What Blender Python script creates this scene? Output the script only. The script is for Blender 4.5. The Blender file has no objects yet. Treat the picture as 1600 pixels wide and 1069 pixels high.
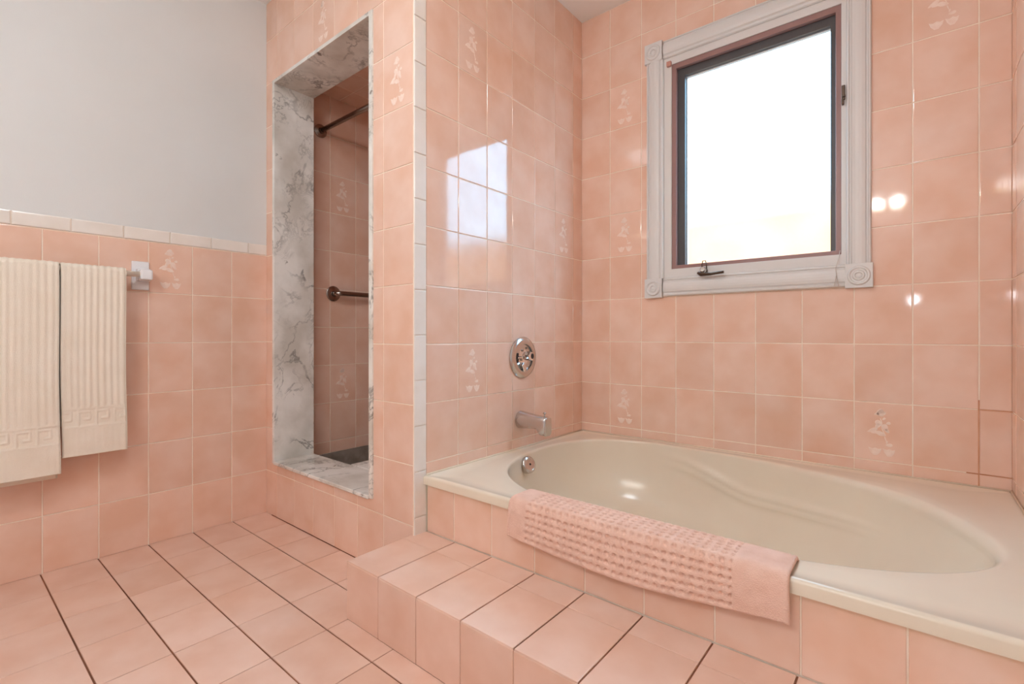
import bpy, bmesh, math, random
from mathutils import Vector, Matrix
random.seed(7)
PI = math.pi
scene = bpy.context.scene
COL = scene.collection

# ------------------------------------------------------------------ camera
cam_d = bpy.data.cameras.new('camera')
cam = bpy.data.objects.new('camera', cam_d)
COL.objects.link(cam)
cam.location = (1.2889, -2.1190, 0.8457)
cam.rotation_euler = (PI / 2, 0, 0.6889)
cam_d.sensor_width = 36.0
cam_d.lens = 760.86 / 1600 * 36
cam_d.shift_y = -(534.5 - 523.29) / 1600
cam_d.clip_start = 0.02
scene.camera = cam

# ------------------------------------------------------------------ world and exposure
world = bpy.data.worlds.new('overcast_sky')
scene.world = world
world.use_nodes = True
bg = world.node_tree.nodes['Background']
bg.inputs['Color'].default_value = (0.34, 0.70, 1.0, 1)
bg.inputs['Strength'].default_value = 12.0
vs = scene.view_settings
vs.view_transform = 'Standard'
vs.look = 'None'
vs.gamma = 1.0
vs.use_curve_mapping = False
vs.exposure = 0.09
cy = scene.cycles
cy.max_bounces = 7
cy.diffuse_bounces = 5
cy.glossy_bounces = 3
cy.transmission_bounces = 4
cy.transparent_max_bounces = 6
cy.caustics_reflective = False
cy.use_light_tree = False

CEILING_FILL = 37.0      # radiance of the added ceiling fill bowl
VANITY_BULB = 58.0       # radiance of each vanity bulb
FLASH = 1.6              # watts of the flash on top of the camera

fl = bpy.data.lights.new('camera_flash', 'POINT')
fl.energy = FLASH
fl.color = (0.92, 1.0, 1.08)
fl.shadow_soft_size = 0.03
flo = bpy.data.objects.new('camera_flash', fl)
flo.location = (1.288, -2.119, 1.08)
COL.objects.link(flo)

# ------------------------------------------------------------------ measures (metres)
XL = -1.0886       # towel wall
XR = 1.5242        # wall at the foot of the tub
YS = -1.0714       # face of the shower front
YI = -0.889        # inner face of the shower front
YT = -1.0183       # tub apron face
YB = -3.2          # wall behind the camera
XE = 2.7           # far side wall of the room
ZC = 2.418         # ceiling
ZA = 0.813         # reference tile course
PZ = 0.203
ZD = 0.368         # tub deck
ZS = 0.174         # step top
ROWS = [ZA + PZ * k for k in range(-4, 8)] + [ZC]

# ------------------------------------------------------------------ materials
def lin(r, g, b):
    f = lambda c: (c / 255 / 12.92) if c / 255 <= 0.04045 else ((c / 255 + 0.055) / 1.055) ** 2.4
    return (f(r), f(g), f(b), 1)

def base(name):
    m = bpy.data.materials.new(name)
    m.use_nodes = True
    nt = m.node_tree
    return m, nt, nt.nodes, nt.links, nt.nodes['Principled BSDF']

def mat(name, color, rough=0.5, metal=0.0, spec=0.5, color2=None, nscale=8.0, bump=0.0, bscale=60.0, coat=0.0, vary=0.0, detail=3.0):
    """principled surface, optional mottling between two colours, fine relief and per-object variation"""
    m, nt, N, L, p = base(name)
    p.inputs['Roughness'].default_value = rough
    p.inputs['Metallic'].default_value = metal
    p.inputs['Specular IOR Level'].default_value = spec
    if coat:
        p.inputs['Coat Weight'].default_value = coat
        p.inputs['Coat Roughness'].default_value = 0.04
    p.inputs['Base Color'].default_value = color
    tc = N.new('ShaderNodeTexCoord')
    oi = N.new('ShaderNodeObjectInfo')
    ad = N.new('ShaderNodeVectorMath'); ad.operation = 'MULTIPLY_ADD'
    ad.inputs[1].default_value = (1, 1, 1)
    mul = N.new('ShaderNodeVectorMath'); mul.operation = 'SCALE'
    mul.inputs[0].default_value = (31.0, 17.0, 23.0)
    L.new(oi.outputs['Random'], mul.inputs['Scale'])
    L.new(tc.outputs['Object'], ad.inputs[0]); L.new(mul.outputs[0], ad.inputs[2])
    vec = ad.outputs[0]
    out = None
    if color2 is not None:
        nz = N.new('ShaderNodeTexNoise'); nz.inputs['Scale'].default_value = nscale
        nz.inputs['Detail'].default_value = detail
        L.new(vec, nz.inputs['Vector'])
        cr = N.new('ShaderNodeValToRGB')
        cr.color_ramp.elements[0].position = 0.33; cr.color_ramp.elements[1].position = 0.67
        cr.color_ramp.elements[0].color = color; cr.color_ramp.elements[1].color = color2
        L.new(nz.outputs['Fac'], cr.inputs['Fac'])
        out = cr.outputs['Color']
    if vary and out is not None:
        hs = N.new('ShaderNodeHueSaturation')
        mr = N.new('ShaderNodeMapRange')
        mr.inputs['To Min'].default_value = 1 - vary; mr.inputs['To Max'].default_value = 1 + vary
        L.new(oi.outputs['Random'], mr.inputs['Value'])
        L.new(mr.outputs[0], hs.inputs['Value'])
        L.new(out, hs.inputs['Color']); out = hs.outputs['Color']
    if out is not None:
        L.new(out, p.inputs['Base Color'])
    if bump:
        nb = N.new('ShaderNodeTexNoise'); nb.inputs['Scale'].default_value = bscale
        nb.inputs['Detail'].default_value = 2.0
        L.new(vec, nb.inputs['Vector'])
        bp = N.new('ShaderNodeBump'); bp.inputs['Strength'].default_value = bump
        bp.inputs['Distance'].default_value = 0.002
        L.new(nb.outputs['Fac'], bp.inputs['Height'])
        L.new(bp.outputs[0], p.inputs['Normal'])
    return m

TILE_A, TILE_B = lin(232, 187, 162), lin(240, 204, 185)
M = {}
M['tile'] = mat('glazed_pink_tile', TILE_A, 0.06, color2=TILE_B, nscale=7, bump=0.05, bscale=18, vary=0.03)
M['floor_tile'] = mat('satin_pink_floor_tile', lin(226, 182, 160), 0.30, color2=lin(234, 197, 179), nscale=8, bump=0.05, bscale=60, vary=0.03)
M['grout'] = mat('pale_pink_grout', lin(252, 236, 220), 0.8, color2=lin(246, 224, 204), nscale=20)
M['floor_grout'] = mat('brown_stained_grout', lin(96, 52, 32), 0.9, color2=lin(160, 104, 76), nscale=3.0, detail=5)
M['flower'] = mat('white_flower_glaze', lin(250, 226, 212), 0.22, color2=lin(245, 214, 198), nscale=60)
M['trim_tile'] = mat('white_trim_tile', lin(243, 234, 226), 0.18, color2=lin(236, 226, 216), nscale=10, vary=0.02)
M['paint'] = mat('white_wall_paint', lin(226, 225, 223), 0.65, bump=0.06, bscale=250, color2=lin(223, 221, 218), nscale=3)
M['ceiling'] = mat('white_ceiling_paint', lin(246, 244, 242), 0.8, bump=0.15, bscale=160)
M['tub'] = mat('cream_acrylic', lin(232, 217, 196), 0.18, color2=lin(230, 213, 192), nscale=5)
M['chrome'] = mat('brushed_chrome', (0.62, 0.58, 0.56, 1), 0.18, metal=1.0)
M['polished'] = mat('polished_chrome', (0.80, 0.79, 0.78, 1), 0.06, metal=1.0)
M['dark_hole'] = mat('dark_recess', lin(40, 26, 24), 0.5)
M['nickel'] = mat('dark_nickel', (0.36, 0.30, 0.27, 1), 0.22, metal=1.0)
M['casing'] = mat('white_casing_paint', lin(222, 217, 213), 0.42)
M['brown'] = mat('brown_vinyl', lin(150, 112, 106), 0.4)
M['dark_sash'] = mat('dark_grey_vinyl', lin(72, 66, 66), 0.45)
M['bead'] = mat('grey_glazing_bead', lin(190, 186, 184), 0.4)
M['bronze'] = mat('dark_bronze', lin(84, 66, 52), 0.35, metal=0.6)
M['copper_clip'] = mat('copper_pink_plastic', lin(196, 140, 124), 0.4)
M['cord'] = mat('clear_cord', lin(200, 186, 176), 0.4)
M['ceramic'] = mat('white_ceramic', lin(240, 238, 240), 0.12)
M['clear_rod'] = mat('pale_cream_rod', lin(240, 224, 206), 0.15)
M['towel'] = mat('cream_terry', lin(246, 234, 218), 0.95, spec=0.1, bump=0.7, bscale=420, color2=lin(242, 228, 210), nscale=12)
M['mat'] = mat('pink_terry', lin(240, 200, 182), 0.95, spec=0.1, bump=0.9, bscale=420, color2=lin(232, 188, 168), nscale=30)
M['shower_floor'] = mat('grey_shower_floor', lin(156, 142, 130), 0.5, color2=lin(126, 114, 104), nscale=18)
M['rust'] = mat('rust_stained_grout', lin(196, 122, 80), 0.8, color2=lin(226, 172, 140), nscale=9)
M['caulk'] = mat('white_caulk', lin(240, 222, 200), 0.5)
M['brick_far'] = mat('orange_brick', lin(206, 112, 62), 0.9, color2=lin(216, 126, 78), nscale=4)
M['ground_out'] = mat('outdoor_ground', lin(150, 146, 138), 0.95)
M['lamp_metal'] = mat('lamp_brass', (0.7, 0.55, 0.3, 1), 0.25, metal=1.0)

def emit(name, color, strength):
    m, nt, N, L, p = base(name)
    p.inputs['Base Color'].default_value = (0.9, 0.9, 0.9, 1)
    p.inputs['Emission Color'].default_value = color
    p.inputs['Emission Strength'].default_value = strength
    return m
M['bowl'] = emit('fill_lamp_bowl', (0.86, 1.0, 1.10, 1), CEILING_FILL)
M['bulb'] = emit('lit_globe_bulb', (0.95, 1.0, 1.01, 1), VANITY_BULB)

def marble():
    m, nt, N, L, p = base('veined_grey_marble')
    p.inputs['Roughness'].default_value = 0.22
    tc = N.new('ShaderNodeTexCoord')
    mp = N.new('ShaderNodeMapping'); mp.inputs['Rotation'].default_value = (0.7, 0.5, 0.6)
    L.new(tc.outputs['Object'], mp.inputs['Vector'])
    def veins(scale, distort, width, dark, patch_scale, lo, hi):
        n1 = N.new('ShaderNodeTexNoise'); n1.inputs['Scale'].default_value = scale; n1.inputs['Detail'].default_value = 6
        n1.inputs['Distortion'].default_value = distort; n1.inputs['Roughness'].default_value = 0.62
        L.new(mp.outputs[0], n1.inputs['Vector'])
        ab = N.new('ShaderNodeMath'); ab.operation = 'SUBTRACT'; ab.inputs[1].default_value = 0.5
        L.new(n1.outputs['Fac'], ab.inputs[0])
        a2 = N.new('ShaderNodeMath'); a2.operation = 'ABSOLUTE'; L.new(ab.outputs[0], a2.inputs[0])
        mr = N.new('ShaderNodeMapRange'); mr.inputs['From Max'].default_value = width
        mr.inputs['To Min'].default_value = dark; mr.inputs['To Max'].default_value = 0.0
        L.new(a2.outputs[0], mr.inputs['Value'])
        pn = N.new('ShaderNodeTexNoise'); pn.inputs['Scale'].default_value = patch_scale; pn.inputs['Detail'].default_value = 2
        L.new(tc.outputs['Object'], pn.inputs['Vector'])
        pm = N.new('ShaderNodeMapRange'); pm.inputs['From Min'].default_value = lo; pm.inputs['From Max'].default_value = hi
        L.new(pn.outputs['Fac'], pm.inputs['Value'])
        mu = N.new('ShaderNodeMath'); mu.operation = 'MULTIPLY'
        L.new(mr.outputs[0], mu.inputs[0]); L.new(pm.outputs[0], mu.inputs[1])
        return mu.outputs[0]
    v1 = veins(3.0, 0.5, 0.020, 0.75, 6.0, 0.42, 0.62)
    v2 = veins(9.0, 0.8, 0.022, 0.55, 4.0, 0.48, 0.66)
    mxv = N.new('ShaderNodeMath'); mxv.operation = 'MAXIMUM'; L.new(v1, mxv.inputs[0]); L.new(v2, mxv.inputs[1])
    cr = N.new('ShaderNodeMix'); cr.data_type = 'RGBA'
    cr.inputs['A'].default_value = lin(246, 241, 235); cr.inputs['B'].default_value = lin(112, 104, 98)
    L.new(mxv.outputs[0], cr.inputs['Factor'])
    n2 = N.new('ShaderNodeTexNoise'); n2.inputs['Scale'].default_value = 5.5; n2.inputs['Detail'].default_value = 6
    L.new(mp.outputs[0], n2.inputs['Vector'])
    c2 = N.new('ShaderNodeValToRGB')
    c2.color_ramp.elements[0].position = 0.35; c2.color_ramp.elements[0].color = lin(216, 212, 206)
    c2.color_ramp.elements[1].position = 0.62; c2.color_ramp.elements[1].color = (1, 1, 1, 1)
    L.new(n2.outputs['Fac'], c2.inputs['Fac'])
    mx = N.new('ShaderNodeMix'); mx.data_type = 'RGBA'; mx.blend_type = 'MULTIPLY'; mx.inputs['Factor'].default_value = 0.9
    L.new(cr.outputs['Result'], mx.inputs['A']); L.new(c2.outputs[0], mx.inputs['B'])
    # small dark flecks
    n3 = N.new('ShaderNodeTexNoise'); n3.inputs['Scale'].default_value = 14; n3.inputs['Detail'].default_value = 3
    L.new(mp.outputs[0], n3.inputs['Vector'])
    c3 = N.new('ShaderNodeValToRGB')
    c3.color_ramp.elements[0].position = 0.70; c3.color_ramp.elements[0].color = (0, 0, 0, 1)
    c3.color_ramp.elements[1].position = 0.74; c3.color_ramp.elements[1].color = (0.75, 0.75, 0.75, 1)
    L.new(n3.outputs['Fac'], c3.inputs['Fac'])
    m3 = N.new('ShaderNodeMix'); m3.data_type = 'RGBA'
    m3.inputs['B'].default_value = lin(110, 92, 78)
    L.new(c3.outputs[0], m3.inputs['Factor']); L.new(mx.outputs['Result'], m3.inputs['A'])
    L.new(m3.outputs['Result'], p.inputs['Base Color'])
    return m
M['marble'] = marble()

def frosted():
    m = bpy.data.materials.new('frosted_glass')
    m.use_nodes = True
    nt = m.node_tree; N = nt.nodes; L = nt.links
    for n in list(N): N.remove(n)
    o = N.new('ShaderNodeOutputMaterial')
    rf = N.new('ShaderNodeBsdfRefraction'); rf.inputs['Roughness'].default_value = 0.32; rf.inputs['IOR'].default_value = 1.15
    rf.inputs['Color'].default_value = (0.97, 0.98, 0.98, 1)
    tr = N.new('ShaderNodeBsdfTransparent')
    tl = N.new('ShaderNodeBsdfTranslucent'); tl.inputs['Color'].default_value = (0.96, 0.97, 0.98, 1)
    m0 = N.new('ShaderNodeMixShader'); m0.inputs[0].default_value = 0.05
    L.new(rf.outputs[0], m0.inputs[1]); L.new(tl.outputs[0], m0.inputs[2])
    mx = N.new('ShaderNodeMixShader'); mx.inputs[0].default_value = 0.08
    L.new(m0.outputs[0], mx.inputs[1]); L.new(tr.outputs[0], mx.inputs[2])
    tc = N.new('ShaderNodeTexCoord')
    nz = N.new('ShaderNodeTexNoise'); nz.inputs['Scale'].default_value = 260
    L.new(tc.outputs['Object'], nz.inputs['Vector'])
    bp = N.new('ShaderNodeBump'); bp.inputs['Strength'].default_value = 0.4; bp.inputs['Distance'].default_value = 0.001
    L.new(nz.outputs['Fac'], bp.inputs['Height']); L.new(bp.outputs[0], rf.inputs['Normal'])
    L.new(mx.outputs[0], o.inputs['Surface'])
    return m
M['glass'] = frosted()

# ------------------------------------------------------------------ mesh helpers
def link(o, parent=None):
    COL.objects.link(o)
    if parent is not None: o.parent = parent
    return o

def mesh(name, V, F, m, parent=None, smooth=False, loc=(0, 0, 0)):
    me = bpy.data.meshes.new(name)
    me.from_pydata([tuple(v) for v in V], [], F)
    me.materials.append(M[m])
    if smooth:
        for p in me.polygons: p.use_smooth = True
    me.update()
    o = bpy.data.objects.new(name, me)
    o.location = loc
    return link(o, parent)

def bm_obj(name, bm, m, parent=None, smooth=False):
    bmesh.ops.recalc_face_normals(bm, faces=bm.faces)
    me = bpy.data.meshes.new(name)
    bm.to_mesh(me); bm.free()
    me.materials.append(M[m])
    if smooth:
        for p in me.polygons: p.use_smooth = True
    o = bpy.data.objects.new(name, me)
    return link(o, parent)

def add_box(bm, a, b, bevel=0.0, seg=2):
    r = bmesh.ops.create_cube(bm, size=1)
    vs_ = r['verts']
    for v in vs_:
        v.co = Vector([a[i] + (v.co[i] + 0.5) * (b[i] - a[i]) for i in range(3)])
    if bevel:
        es = list({e for v in vs_ for e in v.link_edges})
        bmesh.ops.bevel(bm, geom=es, offset=bevel, segments=seg, affect='EDGES', profile=0.5)

def box(name, a, b, m, parent=None, bevel=0.0, seg=2):
    bm = bmesh.new(); add_box(bm, a, b, bevel, seg)
    return bm_obj(name, bm, m, parent)

def boxes(name, lst, m, parent=None, bevel=0.0):
    bm = bmesh.new()
    for a, b in lst: add_box(bm, a, b, bevel)
    return bm_obj(name, bm, m, parent)

def frame_of(axis):
    z = Vector(axis).normalized()
    x = z.orthogonal().normalized()
    y = z.cross(x)
    return x, y, z

def lathe(name, profile, origin, axis, m, parent=None, seg=40, xdir=None):
    """profile: (radius, height) along axis"""
    x, y, z = frame_of(axis)
    o = Vector(origin); V = []; F = []
    for r, h in profile:
        for k in range(seg):
            a = 2 * PI * k / seg
            V.append(o + x * (r * math.cos(a)) + y * (r * math.sin(a)) + z * h)
    n = len(profile)
    for i in range(n - 1):
        for k in range(seg):
            k2 = (k + 1) % seg
            F.append((i * seg + k, i * seg + k2, (i + 1) * seg + k2, (i + 1) * seg + k))
    if profile[0][0] > 1e-6: F.append(tuple(range(seg))[::-1])
    if profile[-1][0] > 1e-6: F.append(tuple((n - 1) * seg + k for k in range(seg)))
    ob = mesh(name, V, F, m, parent)
    for p in ob.data.polygons:
        p.use_smooth = len(p.vertices) == 4
    bm = bmesh.new(); bm.from_mesh(ob.data)
    bmesh.ops.remove_doubles(bm, verts=bm.verts, dist=1e-6)
    bmesh.ops.recalc_face_normals(bm, faces=bm.faces)
    for e in bm.edges:
        if len(e.link_faces) == 2 and e.calc_face_angle() > 0.6: e.smooth = False
    bm.to_mesh(ob.data); bm.free()
    return ob

def tube(name, pts, r, m, parent=None, seg=16, caps=True):
    pts = [Vector(p) for p in pts]
    V = []; F = []; n = len(pts)
    prev = None
    for i, p in enumerate(pts):
        t = (pts[min(i + 1, n - 1)] - pts[max(i - 1, 0)]).normalized()
        if prev is None: x = t.orthogonal().normalized()
        else: x = (prev - t * prev.dot(t)).normalized()
        prev = x; y = t.cross(x)
        rr = r[i] if isinstance(r, (list, tuple)) else r
        for k in range(seg):
            a = 2 * PI * k / seg
            V.append(p + x * rr * math.cos(a) + y * rr * math.sin(a))
    for i in range(n - 1):
        for k in range(seg):
            k2 = (k + 1) % seg
            F.append((i * seg + k, i * seg + k2, (i + 1) * seg + k2, (i + 1) * seg + k))
    if caps:
        F.append(tuple(range(seg))[::-1]); F.append(tuple((n - 1) * seg + k for k in range(seg)))
    o = mesh(name, V, F, m, parent)
    for p in o.data.polygons: p.use_smooth = len(p.vertices) == 4
    return o

def empty(name, loc=(0, 0, 0)):
    o = bpy.data.objects.new(name, None)
    o.location = loc; o.empty_display_size = 0.1
    return link(o)

def tag(o, label, cat=None, group=None, kind=None):
    o['label'] = label
    if cat: o['category'] = cat
    if group: o['group'] = group
    if kind: o['kind'] = kind
    return o

def keep(o, parent):
    """parent without moving (parents at a location carry an offset)"""
    o.parent = parent
    o.matrix_parent_inverse = Matrix.Translation(parent.location).inverted()
    return o

# ------------------------------------------------------------------ tiles
TILE_CACHE = {}
def poly_tile_mesh(poly, t, c, m):
    """tile body from a flat outline: sides, two chamfer rings and a top, local +Z is the face"""
    key = (tuple((round(x, 5), round(y, 5)) for x, y in poly), t, c, m)
    if key in TILE_CACHE: return TILE_CACHE[key]
    n = len(poly)
    def inset(d):
        out = []
        for i in range(n):
            p0, p1, p2 = Vector(poly[i - 1]), Vector(poly[i]), Vector(poly[(i + 1) % n])
            e1 = (p1 - p0).normalized(); e2 = (p2 - p1).normalized()
            n1 = Vector((-e1.y, e1.x)); n2 = Vector((-e2.y, e2.x))
            out.append(p1 + (n1 + n2) * d if abs(n1.dot(n2)) < 0.5 else p1 + n1 * d)
        return out
    V = []; F = []
    rings = [(0, -0.001), (0, t - c * 0.75), (c * 0.35, t - c * 0.2), (c * 1.25, t)]
    for d, z in rings:
        for p in inset(d): V.append((p.x, p.y, z))
    for r in range(len(rings) - 1):
        for i in range(n):
            j = (i + 1) % n
            F.append((r * n + i, r * n + j, (r + 1) * n + j, (r + 1) * n + i))
    F.append(tuple((len(rings) - 1) * n + i for i in range(n)))
    me = bpy.data.meshes.new('tile')
    me.from_pydata(V, [], F); me.materials.append(M[m]); me.update()
    TILE_CACHE[key] = me
    return me

def cell_poly(c, holes):
    """rectangle (u0,v0,u1,v1) minus rectangular holes that cut a corner or a whole side"""
    u0, v0, u1, v1 = c
    for (a0, b0, a1, b1) in holes:
        x0, y0, x1, y1 = max(u0, a0), max(v0, b0), min(u1, a1), min(v1, b1)
        if x1 - x0 < 1e-4 or y1 - y0 < 1e-4: continue
        fu0, fu1, fv0, fv1 = x0 <= u0 + 6e-3, x1 >= u1 - 6e-3, y0 <= v0 + 6e-3, y1 >= v1 - 6e-3
        if fu0 and fu1 and fv0 and fv1: return None
        if fu0 and fu1:
            if fv0: v0 = y1
            else: v1 = y0
            continue
        if fv0 and fv1:
            if fu0: u0 = x1
            else: u1 = x0
            continue
        if fu0 and fv0: return [(x1, v0), (u1, v0), (u1, v1), (u0, v1), (u0, y1), (x1, y1)]
        if fu1 and fv0: return [(u0, v0), (x0, v0), (x0, y1), (u1, y1), (u1, v1), (u0, v1)]
        if fu0 and fv1: return [(u0, v0), (u1, v0), (u1, v1), (x1, v1), (x1, y0), (u0, y0)]
        if fu1 and fv1: return [(u0, v0), (u1, v0), (u1, y0), (x0, y0), (x0, v1), (u0, v1)]
    if u1 - u0 < 0.006 or v1 - v0 < 0.006: return None
    return [(u0, v0), (u1, v0), (u1, v1), (u0, v1)]

def flower_mesh():
    """raised white sprig: two cups at the foot, a stem, leaves and blossoms"""
    V = []; F = []
    def blob(pts, h):
        i0 = len(V); n = len(pts)
        cx = sum(p[0] for p in pts) / n; cy = sum(p[1] for p in pts) / n
        for p in pts: V.append((p[0], p[1], 0.0))
        for p in pts: V.append((cx + (p[0] - cx) * 0.82, cy + (p[1] - cy) * 0.82, h))
        for i in range(n):
            j = (i + 1) % n
            F.append((i0 + i, i0 + j, i0 + n + j, i0 + n + i))
        F.append(tuple(i0 + n + i for i in range(n)))
    def petal(x, y, L, W, ang, h=0.0005):
        L *= 1.12; W *= 1.35
        pts = []
        for k in range(10):
            a = 2 * PI * k / 10
            px = L * math.cos(a) * 0.5; py = W * math.sin(a) * 0.5 * (1 + 0.35 * math.cos(a))
            c, s = math.cos(ang), math.sin(ang)
            pts.append((x + px * c - py * s, y + px * s + py * c))
        blob(pts, h)
    for sx, w in ((-0.020, 1.0), (0.019, 0.9)):
        # cup with a scalloped rim
        pts = [(sx - 0.020 * w, -0.056), (sx - 0.015 * w, -0.071), (sx - 0.006 * w, -0.082), (sx + 0.005 * w, -0.082),
               (sx + 0.014 * w, -0.071), (sx + 0.018 * w, -0.057), (sx + 0.009 * w, -0.060), (sx, -0.056), (sx - 0.009 * w, -0.060)]
        blob(pts, 0.0006)
        petal(sx, -0.068, 0.016, 0.008, PI / 2 + 0.2, 0.0009)
    petal(0.018, -0.043, 0.018, 0.008, 0.1); petal(0.012, -0.034, 0.010, 0.004, 1.4)
    stem = [(0.010, -0.030), (0.006, -0.016), (0.004, -0.002), (-0.002, 0.014), (-0.001, 0.030), (-0.006, 0.046)]
    for (x0, y0), (x1, y1) in zip(stem, stem[1:]):
        petal((x0 + x1) / 2, (y0 + y1) / 2, math.hypot(x1 - x0, y1 - y0) * 1.1, 0.0022, math.atan2(y1 - y0, x1 - x0))
    for x, y, L, W, a in ((-0.004, -0.006, 0.026, 0.011, 2.8), (-0.028, 0.004, 0.030, 0.009, 0.5), (-0.022, -0.003, 0.020, 0.007, 0.2),
                          (0.008, 0.016, 0.024, 0.012, 1.9), (-0.010, 0.030, 0.022, 0.012, 2.4), (0.016, 0.032, 0.012, 0.007, 0.3),
                          (-0.010, 0.066, 0.020, 0.010, 1.2), (-0.002, 0.072, 0.018, 0.009, 2.2), (-0.016, 0.062, 0.014, 0.007, 0.4),
                          (-0.004, 0.058, 0.014, 0.006, 2.9), (0.004, 0.046, 0.010, 0.005, 0.8), (0.002, 0.064, 0.014, 0.008, 0.6), (-0.014, 0.020, 0.018, 0.009, 0.9), (0.013, 0.006, 0.016, 0.008, 2.2)):
        petal(x, y, L, W, a)
    me = bpy.data.meshes.new('flower_motif')
    me.from_pydata(V, [], F); me.materials.append(M['flower']); me.update()
    return me
FLOWER = flower_mesh()

def lay(parent, origin, U, V, uj, vj, m='tile', holes=(), gap=0.0018, t=0.0018, c=0.0014, flowers=(), tilt=0.0022, name='tile', skip=()):
    """lay tiles between the joint lines uj x vj on the plane origin + u U + v V"""
    U = Vector(U); V = Vector(V); Nn = U.cross(V)
    R = Matrix((U, V, Nn)).transposed()
    for i in range(len(uj) - 1):
        for j in range(len(vj) - 1):
            if (i, j) in skip: continue
            gu, gv = gap if isinstance(gap, tuple) else (gap, gap)
            poly = cell_poly((uj[i] + gu, vj[j] + gv, uj[i + 1] - gu, vj[j + 1] - gv), holes)
            if poly is None: continue
            cu = sum(p[0] for p in poly) / len(poly); cv = sum(p[1] for p in poly) / len(poly)
            me = poly_tile_mesh([(p[0] - cu, p[1] - cv) for p in poly], t, c, m)
            o = bpy.data.objects.new(name, me)
            rot = R @ Matrix.Rotation(random.uniform(-tilt, tilt), 3, 'X') @ Matrix.Rotation(random.uniform(-tilt, tilt), 3, 'Y')
            o.matrix_world = Matrix.Translation(Vector(origin) + U * cu + V * cv) @ rot.to_4x4()
            link(o, parent)
            if (i, j) in flowers:
                f = bpy.data.objects.new('flower_motif', FLOWER)
                f.location = (0, 0, t)
                link(f, o)

def joints(start, pitch, lo, hi):
    """joint coordinates start + k pitch clipped to lo..hi, both ends included"""
    k = math.ceil((lo - start) / pitch + 0.08)
    r = [lo]
    while start + k * pitch < hi - 0.08 * pitch:
        r.append(start + k * pitch); k += 1
    return r + [hi]

def struct(o, label):
    o['kind'] = 'structure'; o['label'] = label
    return o

# ------------------------------------------------------------------ the room shell
T = 0.12
# floor
flr = struct(box('floor', (XL - T, YB - T, -0.08), (XE + T, YS, 0.0 - 0.0015), 'floor_grout'), 'pink tiled bathroom floor with dark brown joints')
FX = [XL] + [-1.0946 + 0.2176 * i for i in range(1, 18)]
FX = [x for x in FX if x < XE - 0.03] + [XE]
FY = sorted([YS] + [-1.0643 - 0.1573 * j for j in range(1, 14) if -1.0643 - 0.1573 * j > YB + 0.03] + [YB])
STEP_X0, STEP_Y0 = -0.012, -1.3126
lay(flr, (0, 0, -0.0015), (1, 0, 0), (0, 1, 0), FX, FY, 'floor_tile', holes=[(STEP_X0, STEP_Y0, XR + 0.1, 0.0)], gap=(0.0013, 0.0022), t=0.003, c=0.0014, tilt=0.001)

# ceiling
ceil = struct(box('ceiling', (XL - T, YB - T, ZC), (XE + T, T, ZC + 0.1), 'ceiling'), 'white painted ceiling')

# towel wall
wl = struct(box('wall_left', (XL - T, YB - T, -0.08), (XL, YS, ZC), 'paint'), 'towel bar wall, pink tile below and white paint above')
gl = box('grout_bed', (XL, YB, 0.0), (XL + 0.0012, YS, 1.270), 'grout', wl)
LJ = [YS - 0.1549 * j for j in range(0, 14) if YS - 0.1549 * j > YB + 0.03]
LJ = sorted(LJ + [YB])
LV = [0.0, 0.204, 0.407, 0.610, 0.813, 1.016, 1.221]
nl = len(LJ) - 1
# plane with U = -Y so that the face looks to +X ( U x V = N )
LU = [-y for y in reversed(LJ)]
# U = (0,1,0), V = (0,0,1) gives N = +X
lay(wl, (XL + 0.0012, 0, 0), (0, 1, 0), (0, 0, 1), LJ, LV, flowers={(nl - 3, 5)})
TJ = sorted([-1.156 - 0.1535 * k for k in range(0, 14) if -1.156 - 0.1535 * k > YB + 0.03] + [YS, YB])
lay(wl, (XL + 0.0012, 0, 0), (0, 1, 0), (0, 0, 1), TJ, [1.222, 1.272], 'trim_tile', gap=0.0012, t=0.005, c=0.0035, name='cap_tile')

# shower front with its opening
OX0, OX1, OZ0, OZ1 = -1.013, -0.2254, 0.2490, 2.0280
wf = struct(boxes('wall_shower_front', [((XL - T, YS, -0.08), (OX0, YI, ZC)), ((OX1, YS, -0.08), (0, YI, ZC)),
                              ((OX0, YS, -0.08), (OX1, YI, OZ0)), ((OX0, YS, OZ1), (OX1, YI, ZC))], 'grout'), 'pink tiled wall with the shower opening')
SX = sorted([XL] + [-0.0018 - 0.1627 * k for k in range(1, 7)] + [-0.001])
SROWS = [0.0, 0.204, 0.407, 0.610, 0.813, 1.016, 1.219, 1.422, 1.625, 1.828, 2.031, 2.234, ZC]
ns = len(SX) - 1
lay(wf, (0, YS, 0), (1, 0, 0), (0, 0, 1), SX, SROWS, holes=[(OX0, OZ0, OX1, OZ1)], flowers={(ns - 1, 8), (ns - 4, 10)})
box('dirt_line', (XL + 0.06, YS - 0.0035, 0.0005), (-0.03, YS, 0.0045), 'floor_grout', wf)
# white corner strip on the faucet side of the corner
wt = struct(box('wall_faucet', (-0.09, YI, -0.08), (0, 0.0, ZC), 'grout'), 'glossy pink tiled wall carrying the tub filler')
zj = [0.0] + [0.0 + 0.078 + 0.1533 * k for k in range(0, 16) if 0.078 + 0.1533 * k < ZC - 0.02] + [ZC]
lay(wt, (0, 0, 0), (0, 1, 0), (0, 0, 1), [YS + 0.0005, YT], zj, 'trim_tile', gap=0.0010, t=0.004, c=0.0030, name='corner_tile', tilt=0.001)
WJ = sorted([YT] + [-(0.0866 + 0.1557 * j) for j in range(0, 6)] + [0.0])
WROWS = [ZD, 0.407, 0.610, 0.813, 1.016, 1.219, 1.422, 1.625, 1.828, 2.031, 2.234, ZC]
lay(wt, (0, 0, 0), (0, 1, 0), (0, 0, 1), WJ, WROWS, flowers={(1, 2), (5, 5), (1, 8)})

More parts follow.
